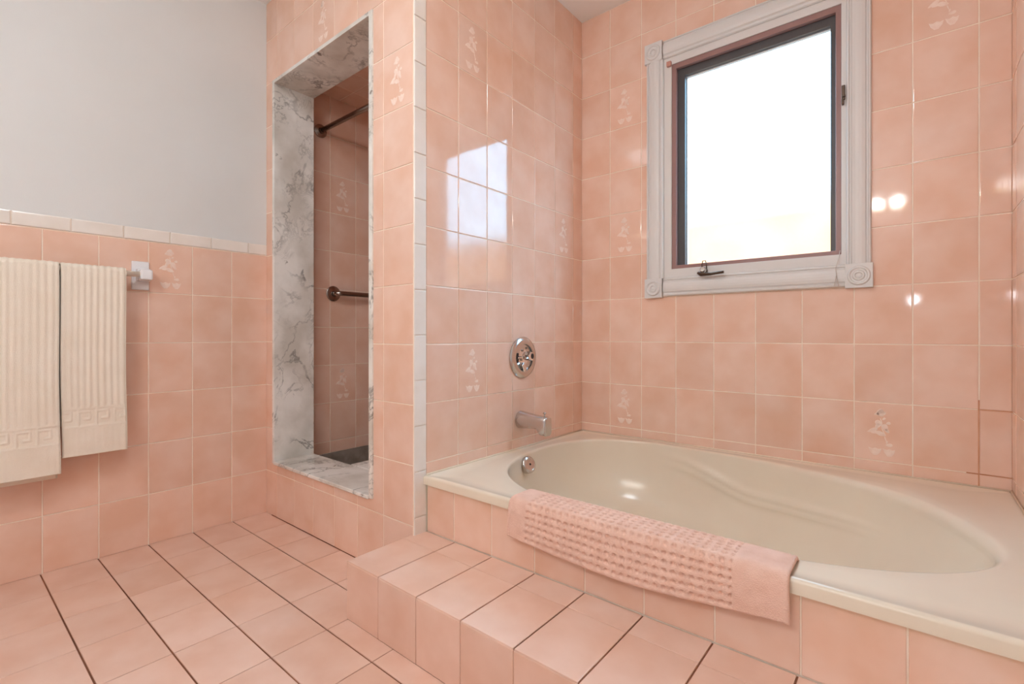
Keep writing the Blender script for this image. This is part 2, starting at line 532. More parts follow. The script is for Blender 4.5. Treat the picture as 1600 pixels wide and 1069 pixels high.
# window wall
WX0, WX1, WZ0, WZ1 = 0.430, 1.105, 1.098, 2.075
ww = struct(boxes('wall_window', [((-0.09, 0, -0.08), (WX0, T, ZC)), ((WX1, 0, -0.08), (XR + 0.1, T, ZC)),
                        ((WX0, 0, -0.08), (WX1, T, WZ0)), ((WX0, 0, WZ1), (WX1, T, ZC))], 'grout'), 'pink tiled wall around the window above the tub')
NX = [0.0] + [-0.0032 + 0.1614 * i for i in range(1, 10)] + [XR]
lay(ww, (0, 0, 0), (1, 0, 0), (0, 0, 1), NX, WROWS, holes=[(WX0 - 0.03, WZ0 - 0.03, WX1 + 0.03, WZ1 + 0.03)], flowers={(1, 1), (7, 1), (8, 8), (1, 8), (1, 5)})

# rust stained joints low in the far corner
for a, b in (((1.4468, -0.0013, ZD), (1.4508, 0.0, 0.640)), ((1.4500, -0.0013, 0.6083), (XR, 0.0, 0.6117)), ((1.42, -0.0013, 0.4055), (XR, 0.0, 0.4085)), ((XR - 0.0035, -0.0013, ZD), (XR, 0.0, 0.56))):
    box('grout_stain', a, b, 'rust', ww)

# wall at the foot of the tub
wr = struct(box('wall_right', (XR, YS, -0.08), (XR + 0.10, 0.0, ZC), 'grout'), 'pink tiled wall at the foot of the tub')
RJ = sorted([YS, 0.0] + [-(0.078 + 0.1557 * j) for j in range(0, 7) if 0.078 + 0.1557 * j < 1.05])
lay(wr, (XR, 0, 0), (0, -1, 0), (0, 0, 1), sorted(-y for y in RJ), WROWS)
lay(wr, (0, YS, 0), (1, 0, 0), (0, 0, 1), [XR, XR + 0.1], SROWS, 'trim_tile', name='corner_tile', t=0.004, c=0.003)
wr2 = struct(box('wall_side', (XE, YB - T, -0.08), (XE + T, T, ZC), 'paint'), 'white painted far side wall')
wr3 = struct(box('wall_beyond', (XR + 0.10, YS, -0.08), (XE, YS + T, ZC), 'paint'), 'white painted wall beside the tub alcove')
wb = struct(box('wall_rear', (XL, YB - T, -0.08), (XE, YB, ZC), 'paint'), 'white painted wall behind the viewer')

# shower stall behind the opening
sl = struct(box('wall_shower_left', (XL - T, YI, -0.08), (XL, 0.0, 2.105), 'grout'), 'pink tiled side wall inside the shower')
SLJ = sorted([YI, -0.744, -0.591] + [-0.591 + 0.1535 * k for k in range(1, 4)] + [0.0])
SLR = [0.222, 0.284, 0.487, 0.686, 0.886, 1.087, 1.289, 1.491, 1.693, 1.896, 2.105]
lay(sl, (XL, 0, 0), (0, 1, 0), (0, 0, 1), SLJ, SLR, flowers={(1, 2), (1, 7)})
sb = struct(box('wall_shower_back', (XL - T, 0.0, -0.08), (-0.09, T, 2.105), 'grout'), 'pink tiled back wall inside the shower')
SBX = joints(-0.09, 0.1614, XL, -0.09)
lay(sb, (0, 0, 0), (1, 0, 0), (0, 0, 1), SBX, SLR)
lay(wt, (-0.09, 0, 0), (0, -1, 0), (0, 0, 1), [0.0] + [0.157 * k for k in range(1, 5)] + [-YI], SLR)
sc = struct(box('ceiling_shower', (XL - T, YI, 2.105), (-0.09, T, ZC), 'grout'), 'pink tiled low ceiling inside the shower')
lay(sc, (0, 0, 2.105), (1, 0, 0), (0, -1, 0), [XL, -0.955, -0.792, -0.63, -0.468, -0.306, -0.09], [0.0, 0.08, 0.283, 0.486, 0.689, -YI])
box('base_strip', (XL, YI, 0.10), (XL + 0.004, 0.0, 0.222), 'shower_floor', sl)
box('base_strip', (XL, -0.004, 0.10), (-0.09, 0.0, 0.222), 'shower_floor', sb)
sf = struct(box('floor_shower', (XL, YI, -0.08), (-0.09, 0.0, 0.10), 'shower_floor'), 'dark grey shower floor below the marble sill')

# ------------------------------------------------------------------ marble surround (trim)
tr1 = empty('trim_1', ((OX0 + OX1) / 2, YS, OZ0)); struct(tr1, 'grey veined marble slabs lining the shower opening')
def part(o, parent): return keep(o, parent)
MT = 0.021
yf = YS - 0.008
part(box('jamb_slab', (OX0, yf, OZ0), (OX0 + MT - 0.002, YI + 0.004, OZ1), 'marble', bevel=0.0015), tr1)
part(box('jamb_slab', (OX1 - MT, yf, OZ0), (OX1, YI + 0.004, OZ1), 'marble', bevel=0.0015), tr1)
part(box('head_slab', (OX0 + MT - 0.002, yf, OZ1 - 0.016), (OX1 - MT, YI + 0.004, OZ1), 'marble', bevel=0.0015), tr1)
part(box('sill_slab', (OX0 + MT - 0.002, yf - 0.004, OZ0 - 0.004), (OX1 - MT, YI + 0.004, OZ0 + 0.011), 'marble', bevel=0.003), tr1)
bench = box('shower_bench', (-0.672, YI + 0.005, 0.10), (-0.095, -0.42, 0.262), 'marble', bevel=0.004)
tag(bench, 'marble ledge inside the shower beyond the sill', 'ledge')

# ------------------------------------------------------------------ tub step
step = empty('tub_step', (0.75, -1.16, 0)); tag(step, 'pink tiled step running along the front of the bathtub', 'step')
part(box('step_core', (STEP_X0 + 0.003, STEP_Y0 + 0.003, 0.0), (XR + 0.09, YT, ZS - 0.003), 'floor_grout'), step)
PX = [STEP_X0] + [-0.0178 + 0.1616 * i for i in range(1, 10)] + [XR + 0.09]
# tiles are laid in world space, then tied to the step
def lay_on(root, *a, **k):
    before = set(COL.objects)
    lay(None, *a, **k)
    for o in COL.objects:
        if o not in before and o.parent is None: keep(o, root)
lay_on(step, (0, 0, ZS - 0.003), (1, 0, 0), (0, 1, 0), PX, [STEP_Y0, -1.1057, YT - 0.001], 'floor_tile', gap=(0.0019, 0.0007), t=0.003, c=0.0014, tilt=0.001,
       holes=[(-0.5, YS, 0.0, 0.0)])
part(box('grout_bed', (STEP_X0 + 0.004, STEP_Y0 + 0.0026, 0.0), (XR + 0.09, STEP_Y0 + 0.0035, ZS - 0.006), 'grout'), step)
lay_on(step, (0, STEP_Y0 + 0.0026, 0), (1, 0, 0), (0, 0, 1), PX, [0.0, ZS - 0.003], 'floor_tile', gap=0.0012, t=0.003, c=0.0014, tilt=0.001)
lay_on(step, (STEP_X0 + 0.003, 0, 0), (0, -1, 0), (0, 0, 1), [-YS, -STEP_Y0], [0.0, ZS - 0.003], 'floor_tile', gap=0.0012, t=0.003, c=0.0014, tilt=0.0)

# ------------------------------------------------------------------ tub apron
ap = empty('tub_apron', (0.76, YT, ZS)); tag(ap, 'pink tiled front panel below the tub rim', 'tub panel')
part(box('panel_core', (0.006, YT + 0.002, ZS - 0.1), (XR, YT + 0.03, 0.338), 'grout'), ap)
AX = [0.006] + [0.1371 + 0.1635 * i for i in range(0, 9)]
AX = [x for x in AX if x < XR - 0.03] + [XR]
lay_on(ap, (0, YT + 0.002, 0), (1, 0, 0), (0, 0, 1), AX, [ZS, 0.338], 'tile', gap=0.0016)

# ------------------------------------------------------------------ bathtub
RIM = [(.070, -.45), (.085, -.58), (.165, -.78), (.33, -.905), (.55, -.952), (.80, -.955), (1.09, -.920), (1.26, -.846), (1.38, -.74), (1.435, -.61),
       (1.385, -.45), (1.27, -.265), (.98, -.122), (.62, -.062), (.34, -.060), (.17, -.14), (.09, -.28)]
CX, CY = 0.75, -0.50
pol = sorted([(math.atan2(y - CY, x - CX) % (2 * PI), math.hypot(x - CX, y - CY)) for x, y in RIM])
def rim_r(th):
    th %= 2 * PI
    n = len(pol)
    for i in range(n):
        a0, r0 = pol[i]; a1, r1 = pol[(i + 1) % n]
        if i == n - 1: a1 += 2 * PI
        t_ = th if th >= a0 else th + 2 * PI
        if a0 <= t_ <= a1:
            am, rm = pol[i - 1]; ap_, rp = pol[(i + 2) % n]
            if i == 0: am -= 2 * PI
            if i == n - 1: ap_ += 2 * PI
            elif i == n - 2: ap_ += 2 * PI
            m0 = (r1 - rm) / (a1 - am) * (a1 - a0); m1 = (rp - r0) / (ap_ - a0) * (a1 - a0)
            s = (t_ - a0) / (a1 - a0)
            return (2 * s**3 - 3 * s**2 + 1) * r0 + (s**3 - 2 * s**2 + s) * m0 + (-2 * s**3 + 3 * s**2) * r1 + (s**3 - s**2) * m1
    return pol[0][1]
NT = 240
def smoothed(n):
    r = [rim_r(2 * PI * k / n) for k in range(n)]
    # light low-pass on the outline in xy
    P = [(CX + r[k] * math.cos(2 * PI * k / n), CY + r[k] * math.sin(2 * PI * k / n)) for k in range(n)]
    for _ in range(14):
        P = [((P[k - 1][0] + 2 * P[k][0] + P[(k + 1) % n][0]) / 4, (P[k - 1][1] + 2 * P[k][1] + P[(k + 1) % n][1]) / 4) for k in range(n)]
    return P
RP = smoothed(NT)
BCX, BCY, BA, BB = 0.66, -0.50, 0.40, 0.24
def rim_round(a): return 0.010 + 0.022 * max(0.0, math.cos(a - 0.15)) ** 2
def tub_mesh():
    V = []; F = []; rings = []
    X0, X1, Y0, Y1 = 0.004, XR - 0.002, YT - 0.014, -0.004
    def square_pt(k):
        th = 2 * PI * k / NT
        x, y = RP[k]; dx, dy = x - CX, y - CY
        s = 1e9
        if dx > 1e-9: s = min(s, (X1 - CX) / dx)
        if dx < -1e-9: s = min(s, (X0 - CX) / dx)
        if dy > 1e-9: s = min(s, (Y1 - CY) / dy)
        if dy < -1e-9: s = min(s, (Y0 - CY) / dy)
        return [CX + dx * s, CY + dy * s]
    sq = [square_pt(k) for k in range(NT)]
    # snap the nearest samples to the four corners
    for c in ((X0, Y0), (X0, Y1), (X1, Y0), (X1, Y1)):
        k = min(range(NT), key=lambda q: (sq[q][0] - c[0])**2 + (sq[q][1] - c[1])**2)
        sq[k] = list(c)
    def ring(pts): rings.append(len(V)); V.extend(pts)
    def clamp_in(p, d):
        return (min(max(p[0], X0 + d), X1 - d), min(max(p[1], Y0 + d), Y1 - d))
    ring([(p[0], p[1], ZD - 0.030) for p in sq])
    ring([(p[0], p[1], ZD - 0.008) for p in sq])
    for d, dz in ((0.002, 0.003), (0.006, 0.0005), (0.012, 0.0)):
        ring([(*clamp_in(p, d), ZD - dz) for p in sq])
    ring([(*clamp_in(p, 0.016), ZD - 0.0022) for p in sq])
    # deck towards the basin
    def lerp(a, b, t): return (a[0] + (b[0] - a[0]) * t, a[1] + (b[1] - a[1]) * t)
    def lip(k):
        x, y = RP[k]; n = Vector((CX - x, CY - y)).normalized(); r_ = rim_round(math.atan2(y - CY, x - CX))
        return (x - n.x * r_, y - n.y * r_)
    for t_ in (0.4, 0.8):
        ring([(*lerp(clamp_in(sq[k], 0.016), lip(k), t_), ZD - 0.0022) for k in range(NT)])
    def wall(u, k):
        """u 0..1 from the rim to the bottom"""
        th = 2 * PI * k / NT
        x, y = RP[k]
        a = math.atan2(y - CY, x - CX)
        bx = BCX + BA * math.cos(a); by = BCY + BB * math.sin(a)
        # steep first, then round into the bottom
        h = 1 - (1 - u) ** (2.1 - 0.7 * max(0.0, math.cos(a)) ** 2) if u < 1 else 1
        s = u ** 2.0 * 0.88 + 0.12 * u
        slope = 0.5 + 0.5 * math.cos(a)      # the foot end leans back more
        s = s * (1 - 0.35 * slope) + (0.35 * slope) * u
        px, py = x + (bx - x) * s, y + (by - y) * s
        z0 = ZD - 0.0022 - rim_round(a)
        z = z0 - (z0 - 0.043) * h
        # moulded arm rest swell along the far side
        ss = min(1.0, max(0.0, (2.15 - a) / 0.8)); ss = ss * ss * (3 - 2 * ss)
        fade = min(1.0, max(0.0, (a - 0.45) / 0.5)) * min(1.0, max(0.0, (2.2 - a) / 0.3))
        if fade > 0 and a > 0:
            n = Vector((bx - x, by - y)).normalized()
            for off, amp in ((0.06, 0.010), (0.115, 0.008)):
                g = math.exp(-((u - off - 0.15 * ss) / 0.022) ** 2)
                px += n.x * g * amp * fade; py += n.y * g * amp * fade
        return (px, py, z)
    # rounded edge of the basin
    for q in range(6):
        a = q / 5 * PI / 2
        pts = []
        for k in range(NT):
            x, y = RP[k]; n = Vector((CX - x, CY - y)).normalized()
            R_ = rim_round(math.atan2(y - CY, x - CX))
            pts.append((x - n.x * R_ * (1 - math.sin(a)), y - n.y * R_ * (1 - math.sin(a)), ZD - 0.0022 - R_ * (1 - math.cos(a))))
        ring(pts)
    for q in range(1, 61):
        u = q / 60
        ring([wall(u, k) for k in range(NT)])
    for i in range(len(rings) - 1):
        for k in range(NT):
            k2 = (k + 1) % NT
            F.append((rings[i] + k, rings[i] + k2, rings[i + 1] + k2, rings[i + 1] + k))
    V.append((BCX, BCY, 0.043)); c = len(V) - 1
    for k in range(NT): F.append((rings[-1] + k, rings[-1] + (k + 1) % NT, c))
    return V, F
tub = empty('bathtub', (0.76, -0.5, 0.0)); tag(tub, 'cream oval bathtub set into a tiled alcove under the window', 'bathtub')
V_, F_ = tub_mesh()
shell = mesh('shell', V_, F_, 'tub', smooth=True); keep(shell, tub)
bm = bmesh.new(); bm.from_mesh(shell.data); bmesh.ops.recalc_face_normals(bm, faces=bm.faces)
for e in bm.edges:
    if len(e.link_faces) == 2 and e.calc_face_angle(0) > 0.9: e.smooth = False
bm.to_mesh(shell.data); bm.free()
# overflow plate
OVA = Vector((0.93, -0.10, 0.36)).normalized()
OVO = Vector((0.104, -0.575, 0.327))
ov = lathe('overflow_plate', [(0.034, -0.016), (0.034, 0.001), (0.033, 0.004), (0.030, 0.007), (0.024, 0.0085), (0.022, 0.0075), (0.010, 0.0085), (0.0, 0.009)], OVO, OVA, 'chrome'); keep(ov, tub)
scr = lathe('screw', [(0.0042, 0.006), (0.0042, 0.0098), (0.0, 0.0098)], OVO, OVA, 'dark_hole', seg=16)
scr.parent = ov
dr = lathe('drain', [(0.032, 0.0), (0.032, 0.003), (0.026, 0.005), (0.012, 0.004), (0.0, 0.004)], (0.33, -0.5, 0.0445), (0, 0, 1), 'chrome'); keep(dr, tub)
# caulk bead round the tub deck
def bead(a, b, r=0.003): return tube('caulk_line', [a, b], r, 'caulk', seg=8)
for a, b in (((0.004, YT, ZD), (0.004, -0.004, ZD)), ((0.004, -0.004, ZD), (XR - 0.004, -0.004, ZD)), ((XR - 0.004, -0.004, ZD), (XR - 0.004, YT, ZD))):
    keep(bead(a, b), tub)

# ------------------------------------------------------------------ window
win = empty('window_1', ((WX0 + WX1) / 2, 0, WZ0)); struct(win, 'casement window with frosted pane, brown sash and white fluted casing')
def profile_bar(name, p0, p1, across, out, width, prof, m):
    """sweep a profile [(t across 0..1, height)] from p0 to p1"""
    p0, p1, across, out = Vector(p0), Vector(p1), Vector(across), Vector(out)
    n = len(prof); V = []
    for p in (p0, p1):
        for t_, h in ((q[0], 0.012 + (q[1] - 0.012) * 1.35) for q in prof): V.append(p + across * (t_ * width) + out * h)
        V.append(p + across * width); V.append(p)
    k = n + 2
    F = [tuple(range(k)), tuple(range(k, 2 * k))[::-1]]
    for i in range(k):
        j = (i + 1) % k
        F.append((i, i + k, j + k, j))
    o = mesh(name, V, F, m)
    b = bmesh.new(); b.from_mesh(o.data); bmesh.ops.recalc_face_normals(b, faces=b.faces); b.to_mesh(o.data); b.free()
    return o
FL = [(0.0, 0.009), (0.04, 0.0135), (0.10, 0.0140), (0.13, 0.0105), (0.18, 0.0105), (0.24, 0.0145), (0.37, 0.0165), (0.50, 0.0170), (0.63, 0.0165), (0.76, 0.0145),
      (0.82, 0.0105), (0.87, 0.0105), (0.90, 0.0140), (0.96, 0.0135), (1.0, 0.009)]
CW = 0.080
Y0 = -0.0030
BL = 0.086
cx0, cx1, cz0, cz1 = WX0 - CW - 0.003, WX1 + CW - 0.006, WZ0 - CW - 0.003, WZ1 + CW + 0.002
keep(profile_bar('casing_board', (cx0 + 0.003, Y0, WZ0), (cx0 + 0.003, Y0, WZ1), (1, 0, 0), (0, -1, 0), CW, FL, 'casing'), win)
keep(profile_bar('casing_board', (WX1, Y0, WZ0), (WX1, Y0, WZ1), (1, 0, 0), (0, -1, 0), CW - 0.008, FL, 'casing'), win)
keep(profile_bar('casing_board', (WX0, Y0, WZ1), (WX1, Y0, WZ1), (0, 0, 1), (0, -1, 0), CW, FL, 'casing'), win)
keep(profile_bar('casing_board', (WX0, Y0, WZ0 - CW), (WX1, Y0, WZ0 - CW), (0, 0, 1), (0, -1, 0), CW, FL, 'casing'), win)
for bx, bz in ((WX0 - BL, WZ0 - BL), (WX1 - 0.004, WZ0 - BL), (WX0 - BL, WZ1), (WX1 - 0.004, WZ1)):
    b = box('corner_block', (bx, -0.0215, bz), (bx + BL - 0.005, Y0 + 0.0, bz + BL), 'casing', bevel=0.0012); keep(b, win)
    ro = lathe('rosette', [(0.035, -0.001), (0.034, 0.0030), (0.031, 0.0058), (0.027, 0.0054), (0.024, 0.0010), (0.019, 0.0006), (0.016, 0.0052), (0.012, 0.0056), (0.009, 0.0016), (0.006, 0.0030), (0.0, 0.0050)],
               (bx + (BL - 0.005) / 2, -0.0215, bz + BL / 2), (0, -1, 0), 'casing')
    ro.parent = b

def ring_frame(name, o, i, y0, y1, m, bevel=0.0):
    (a0, b0, a1, b1), (c0, d0, c1, d1) = o, i
    V = []
    for y in (y0, y1):
        V += [(a0, y, b0), (a1, y, b0), (a1, y, b1), (a0, y, b1), (c0, y, d0), (c1, y, d0), (c1, y, d1), (c0, y, d1)]
    F = []
    for k in range(4):
        j = (k + 1) % 4
        F += [(k, j, 4 + j, 4 + k), (8 + k, 12 + k, 12 + j, 8 + j), (k, 8 + k, 8 + j, j), (4 + k, 4 + j, 12 + j, 12 + k)]
    ob = mesh(name, V, F, m)
    b = bmesh.new(); b.from_mesh(ob.data); bmesh.ops.recalc_face_normals(b, faces=b.faces)
    if bevel: bmesh.ops.bevel(b, geom=list(b.edges), offset=bevel, segments=1, affect='EDGES')
    b.to_mesh(ob.data); b.free()
    return ob
S_O = (0.4640, 1.1365, 1.0890, 2.0420)
keep(ring_frame('white_frame', (WX0, WZ0, WX1, WZ1), S_O, -0.0075, 0.075, 'casing', 0.0012), win)
sash = ring_frame('sash', S_O, (0.4840, 1.1520, 1.0715, 2.0200), -0.0035, 0.016, 'brown', 0.0012); keep(sash, win)
ins = ring_frame('sash_reveal', (0.4642, 1.1367, 1.0888, 2.0418), (0.5160, 1.1540, 1.0540, 1.9880), 0.016, 0.060, 'dark_sash'); keep(ins, win)
bd = ring_frame('glazing_bead', (0.5160, 1.1540, 1.0540, 1.9880), (0.5195, 1.1560, 1.0520, 1.9835), 0.034, 0.050, 'bead'); keep(bd, win)
pane = mesh('pane', [(0.5150, 0.047, 1.1530), (1.0550, 0.047, 1.1530), (1.0550, 0.047, 1.9890), (0.5150, 0.047, 1.9890)], [(0, 1, 2, 3)], 'glass'); keep(pane, win)
# crank, catch, clips, cord
ck = box('crank_base', (0.592, -0.026, 1.098), (0.622, -0.0075, 1.122), 'bronze', bevel=0.004); keep(ck, win)
c1 = tube('crank_arm', [(0.588, -0.030, 1.108), (0.600, -0.036, 1.100), (0.640, -0.040, 1.098), (0.694, -0.040, 1.103)], [0.006, 0.008, 0.006, 0.0055], 'bronze', seg=10); keep(c1, win)
c2 = lathe('crank_hub', [(0.013, 0.0), (0.013, 0.010), (0.009, 0.016), (0.0, 0.017)], (0.607, -0.026, 1.116), (0.2, -1, 0.4), 'polished', seg=20); keep(c2, win)
lp = tube('lock_loop', [(0.600, -0.014, 1.120), (0.599, -0.016, 1.142), (0.602, -0.016, 1.158), (0.614, -0.016, 1.158), (0.617, -0.016, 1.142), (0.617, -0.014, 1.120)], 0.0022, 'bronze', seg=8); keep(lp, win)
ct = boxes('side_catch', [((1.0905, -0.016, 1.690), (1.1010, -0.0072, 1.742)), ((1.0905, -0.020, 1.672), (1.0975, -0.0072, 1.692)), ((1.0935, -0.026, 1.697), (1.1030, -0.014, 1.703))], 'bronze', bevel=0.0015); keep(ct, win)
for px, pz in ((0.446, 2.032), (1.090, 2.052)):
    cl = box('screen_clip', (px, -0.022, pz), (px + 0.020, -0.0072, pz + 0.022), 'copper_clip', bevel=0.003); keep(cl, win)
cd = tube('pull_cord', [(1.086, -0.012, 1.150), (1.080, -0.022, 1.110), (1.074, -0.026, 1.085), (1.076, -0.026, 1.060), (1.070, -0.026, 1.022)], 0.0011, 'cord', seg=6); keep(cd, win)
cd2 = tube('pull_cord', [(1.076, -0.026, 1.060), (1.080, -0.026, 1.040), (1.083, -0.026, 1.020)], 0.0011, 'cord', seg=6); keep(cd2, win)

# ------------------------------------------------------------------ tub filler
VY, VZ = -0.486, 0.749
val = empty('tub_valve', (0.002, VY, VZ)); tag(val, 'round chrome tub valve plate with its works exposed', 'valve')
def vpart(o): return keep(o, val)
vo = (0.0022, VY, VZ)
vpart(lathe('escutcheon', [(0.088, 0.0), (0.088, 0.004), (0.084, 0.009), (0.074, 0.013), (0.064, 0.014), (0.058, 0.012), (0.056, 0.004)], vo, (1, 0, 0), 'chrome', seg=64))
vpart(lathe('inner_plate', [(0.0565, 0.0015), (0.050, 0.0022), (0.030, 0.0045), (0.0, 0.006)], vo, (1, 0, 0), 'polished', seg=48))
kn = vpart(lathe('stem_knob', [(0.021, 0.004), (0.021, 0.020), (0.019, 0.026), (0.013, 0.028), (0.012, 0.022), (0.0, 0.021)], (0.0022, VY + 0.030, VZ + 0.004), (1, 0.12, 0.05), 'polished', seg=6))
kh = lathe('stem_socket', [(0.0118, 0.021), (0.0118, 0.0285), (0.008, 0.030), (0.0, 0.027)], (0.0022, VY + 0.030, VZ + 0.004), (1, 0.12, 0.05), 'dark_hole', seg=20); kh.parent = kn; kh.matrix_parent_inverse = Matrix.Identity(4)
vpart(boxes('stop_bracket', [((0.003, VY - 0.048, VZ - 0.006), (0.018, VY - 0.022, VZ + 0.006)), ((0.003, VY - 0.052, VZ - 0.022), (0.010, VY - 0.034, VZ + 0.020))], 'dark_hole', bevel=0.002))
vpart(box('stop_pin', (0.010, VY - 0.052, VZ - 0.003), (0.021, VY - 0.020, VZ + 0.004), 'polished', bevel=0.0015))
lv = box('diverter_tab', (-0.004, -0.010, -0.018), (0.012, 0.010, 0.018), 'polished', bevel=0.003)
lv.matrix_world = Matrix.Translation((0.010, VY - 0.010, VZ - 0.040)) @ Matrix.Rotation(0.5, 4, 'X')
vpart(lv)
for dy, dz in ((-0.006, 0.030), (0.0, 0.0), (-0.014, -0.010), (0.024, 0.040)):
    vpart(lathe('screw', [(0.0045, 0.003), (0.0045, 0.0085), (0.0, 0.0095)], (0.0022, VY + dy, VZ + dz), (1, 0, 0), 'nickel', seg=12))

SPY, SPZ = -0.500, 0.487
sp = empty('tub_spout', (0.002, SPY, SPZ)); tag(sp, 'brushed metal tub spout with a lift knob below the valve', 'spout')
def spart(o): return keep(o, sp)
def spout_body():
    # rounded-square sections along +X with a drooping outlet
    secs = [(0.0022, 0.036, 0.036, 0.000), (0.004, 0.037, 0.037, 0.0), (0.010, 0.0365, 0.0365, 0.0), (0.030, 0.034, 0.034, -0.001), (0.070, 0.029, 0.029, -0.001),
            (0.100, 0.0265, 0.027, -0.002), (0.108, 0.0262, 0.034, -0.009), (0.116, 0.0260, 0.038, -0.013), (0.140, 0.0255, 0.039, -0.015), (0.146, 0.0235, 0.037, -0.015), (0.148, 0.020, 0.033, -0.015)]
    V = []; F = []; n = 32
    for x, ry, rz, dz in secs:
        e = 2.0 + 2.0 * min(1, x / 0.11)
        for k in range(n):
            a = 2 * PI * k / n
            c, s = math.cos(a), math.sin(a)
            V.append((x, SPY + ry * math.copysign(abs(c) ** (2 / e), c), SPZ + dz + rz * math.copysign(abs(s) ** (2 / e), s)))
    for i in range(len(secs) - 1):
        for k in range(n):
            k2 = (k + 1) % n
            F.append((i * n + k, i * n + k2, (i + 1) * n + k2, (i + 1) * n + k))
    F.append(tuple(range(n))[::-1]); F.append(tuple((len(secs) - 1) * n + k for k in range(n)))
    o = mesh('spout_body', V, F, 'chrome')
    for p in o.data.polygons: p.use_smooth = len(p.vertices) == 4
    return o
spart(spout_body())
spart(lathe('lift_knob', [(0.003, -0.004), (0.003, 0.010), (0.007, 0.012), (0.007, 0.016), (0.005, 0.018), (0.0, 0.018)], (0.128, SPY, SPZ + 0.024), (0, 0, 1), 'chrome', seg=16))

# ------------------------------------------------------------------ shower fittings
SRY, SRZ = -0.800, 1.903
rod = empty('shower_rod', (XL, SRY, SRZ)); tag(rod, 'dark metal curtain rod high inside the shower opening', 'rod')
keep(tube('pole', [(XL + 0.014, SRY, SRZ), (-0.095, SRY, SRZ)], 0.0125, 'nickel', seg=24), rod)
for fx, d in ((XL + 0.0025, 1), (-0.0925, -1)):
    keep(lathe('flange', [(0.034, 0.0), (0.034, 0.004), (0.024, 0.009), (0.0165, 0.012), (0.0165, 0.030), (0.0, 0.030)], (fx, SRY, SRZ), (d, 0, 0), 'nickel'), rod)
gb = empty('grab_bar', (XL, -0.72, 1.063)); tag(gb, 'metal grab bar at waist height on the shower side wall', 'grab bar')
gy0, gy1, gz = -0.728, -0.26, 1.064
pts = [(XL + 0.004, gy0, gz), (XL + 0.026, gy0, gz)]
for k in range(7):
    a = k / 6 * PI / 2
    pts.append((XL + 0.026 + 0.024 * math.sin(a), gy0 + 0.024 * (1 - math.cos(a)), gz))
for k in range(7):
    a = k / 6 * PI / 2
    pts.append((XL + 0.026 + 0.024 * math.cos(a), gy1 - 0.024 + 0.024 * math.sin(a), gz))
pts.append((XL + 0.004, gy1, gz))
keep(tube('bar', pts, 0.0125, 'nickel', seg=20), gb)
for y in (gy0, gy1):
    keep(lathe('flange', [(0.040, 0.0), (0.040, 0.004), (0.034, 0.008), (0.016, 0.010)], (XL + 0.0025, y, gz), (1, 0, 0), 'nickel'), gb)

# ------------------------------------------------------------------ towel bar and towels
BX, BZ = XL + 0.062, 1.080
tb = empty('towel_bar', (XL + 0.003, -1.90, BZ)); tag(tb, 'white ceramic towel bar with a square wall plate', 'towel bar')
for y0 in (-1.593, -2.245):
    wp = box('wall_plate', (XL + 0.0032, y0, BZ - 0.056), (XL + 0.013, y0 + 0.057, BZ + 0.057), 'ceramic', bevel=0.003); keep(wp, tb)
    arm = bmesh.new()
    add_box(arm, (XL + 0.012, y0 + 0.012, BZ - 0.022), (XL + 0.040, y0 + 0.056, BZ + 0.026), 0.004)
    add_box(arm, (XL + 0.036, y0 + 0.014, BZ - 0.020), (XL + 0.078, y0 + 0.054, BZ + 0.020), 0.006)
    keep(bm_obj('bar_holder', arm, 'ceramic'), tb)
keep(tube('rail', [(BX, -2.210, BZ), (BX, -1.560, BZ)], 0.0105, 'clear_rod', seg=20), tb)

def greek(s, h):
    """relief of a key pattern, s along the towel, h 0..1 across the band"""
    p = (s / 0.052) % 1.0
    w = 0.09
    on = False
    if h < 0.14 or h > 0.86: on = True
    if p < 0.10 and 0.10 < h < 0.90: on = True
    if 0.10 < p < 0.72 and 0.70 < h < 0.80: on = True
    if 0.64 < p < 0.74 and 0.36 < h < 0.80: on = True
    if 0.34 < p < 0.74 and 0.34 < h < 0.44: on = True
    return 1.0 if on else 0.0

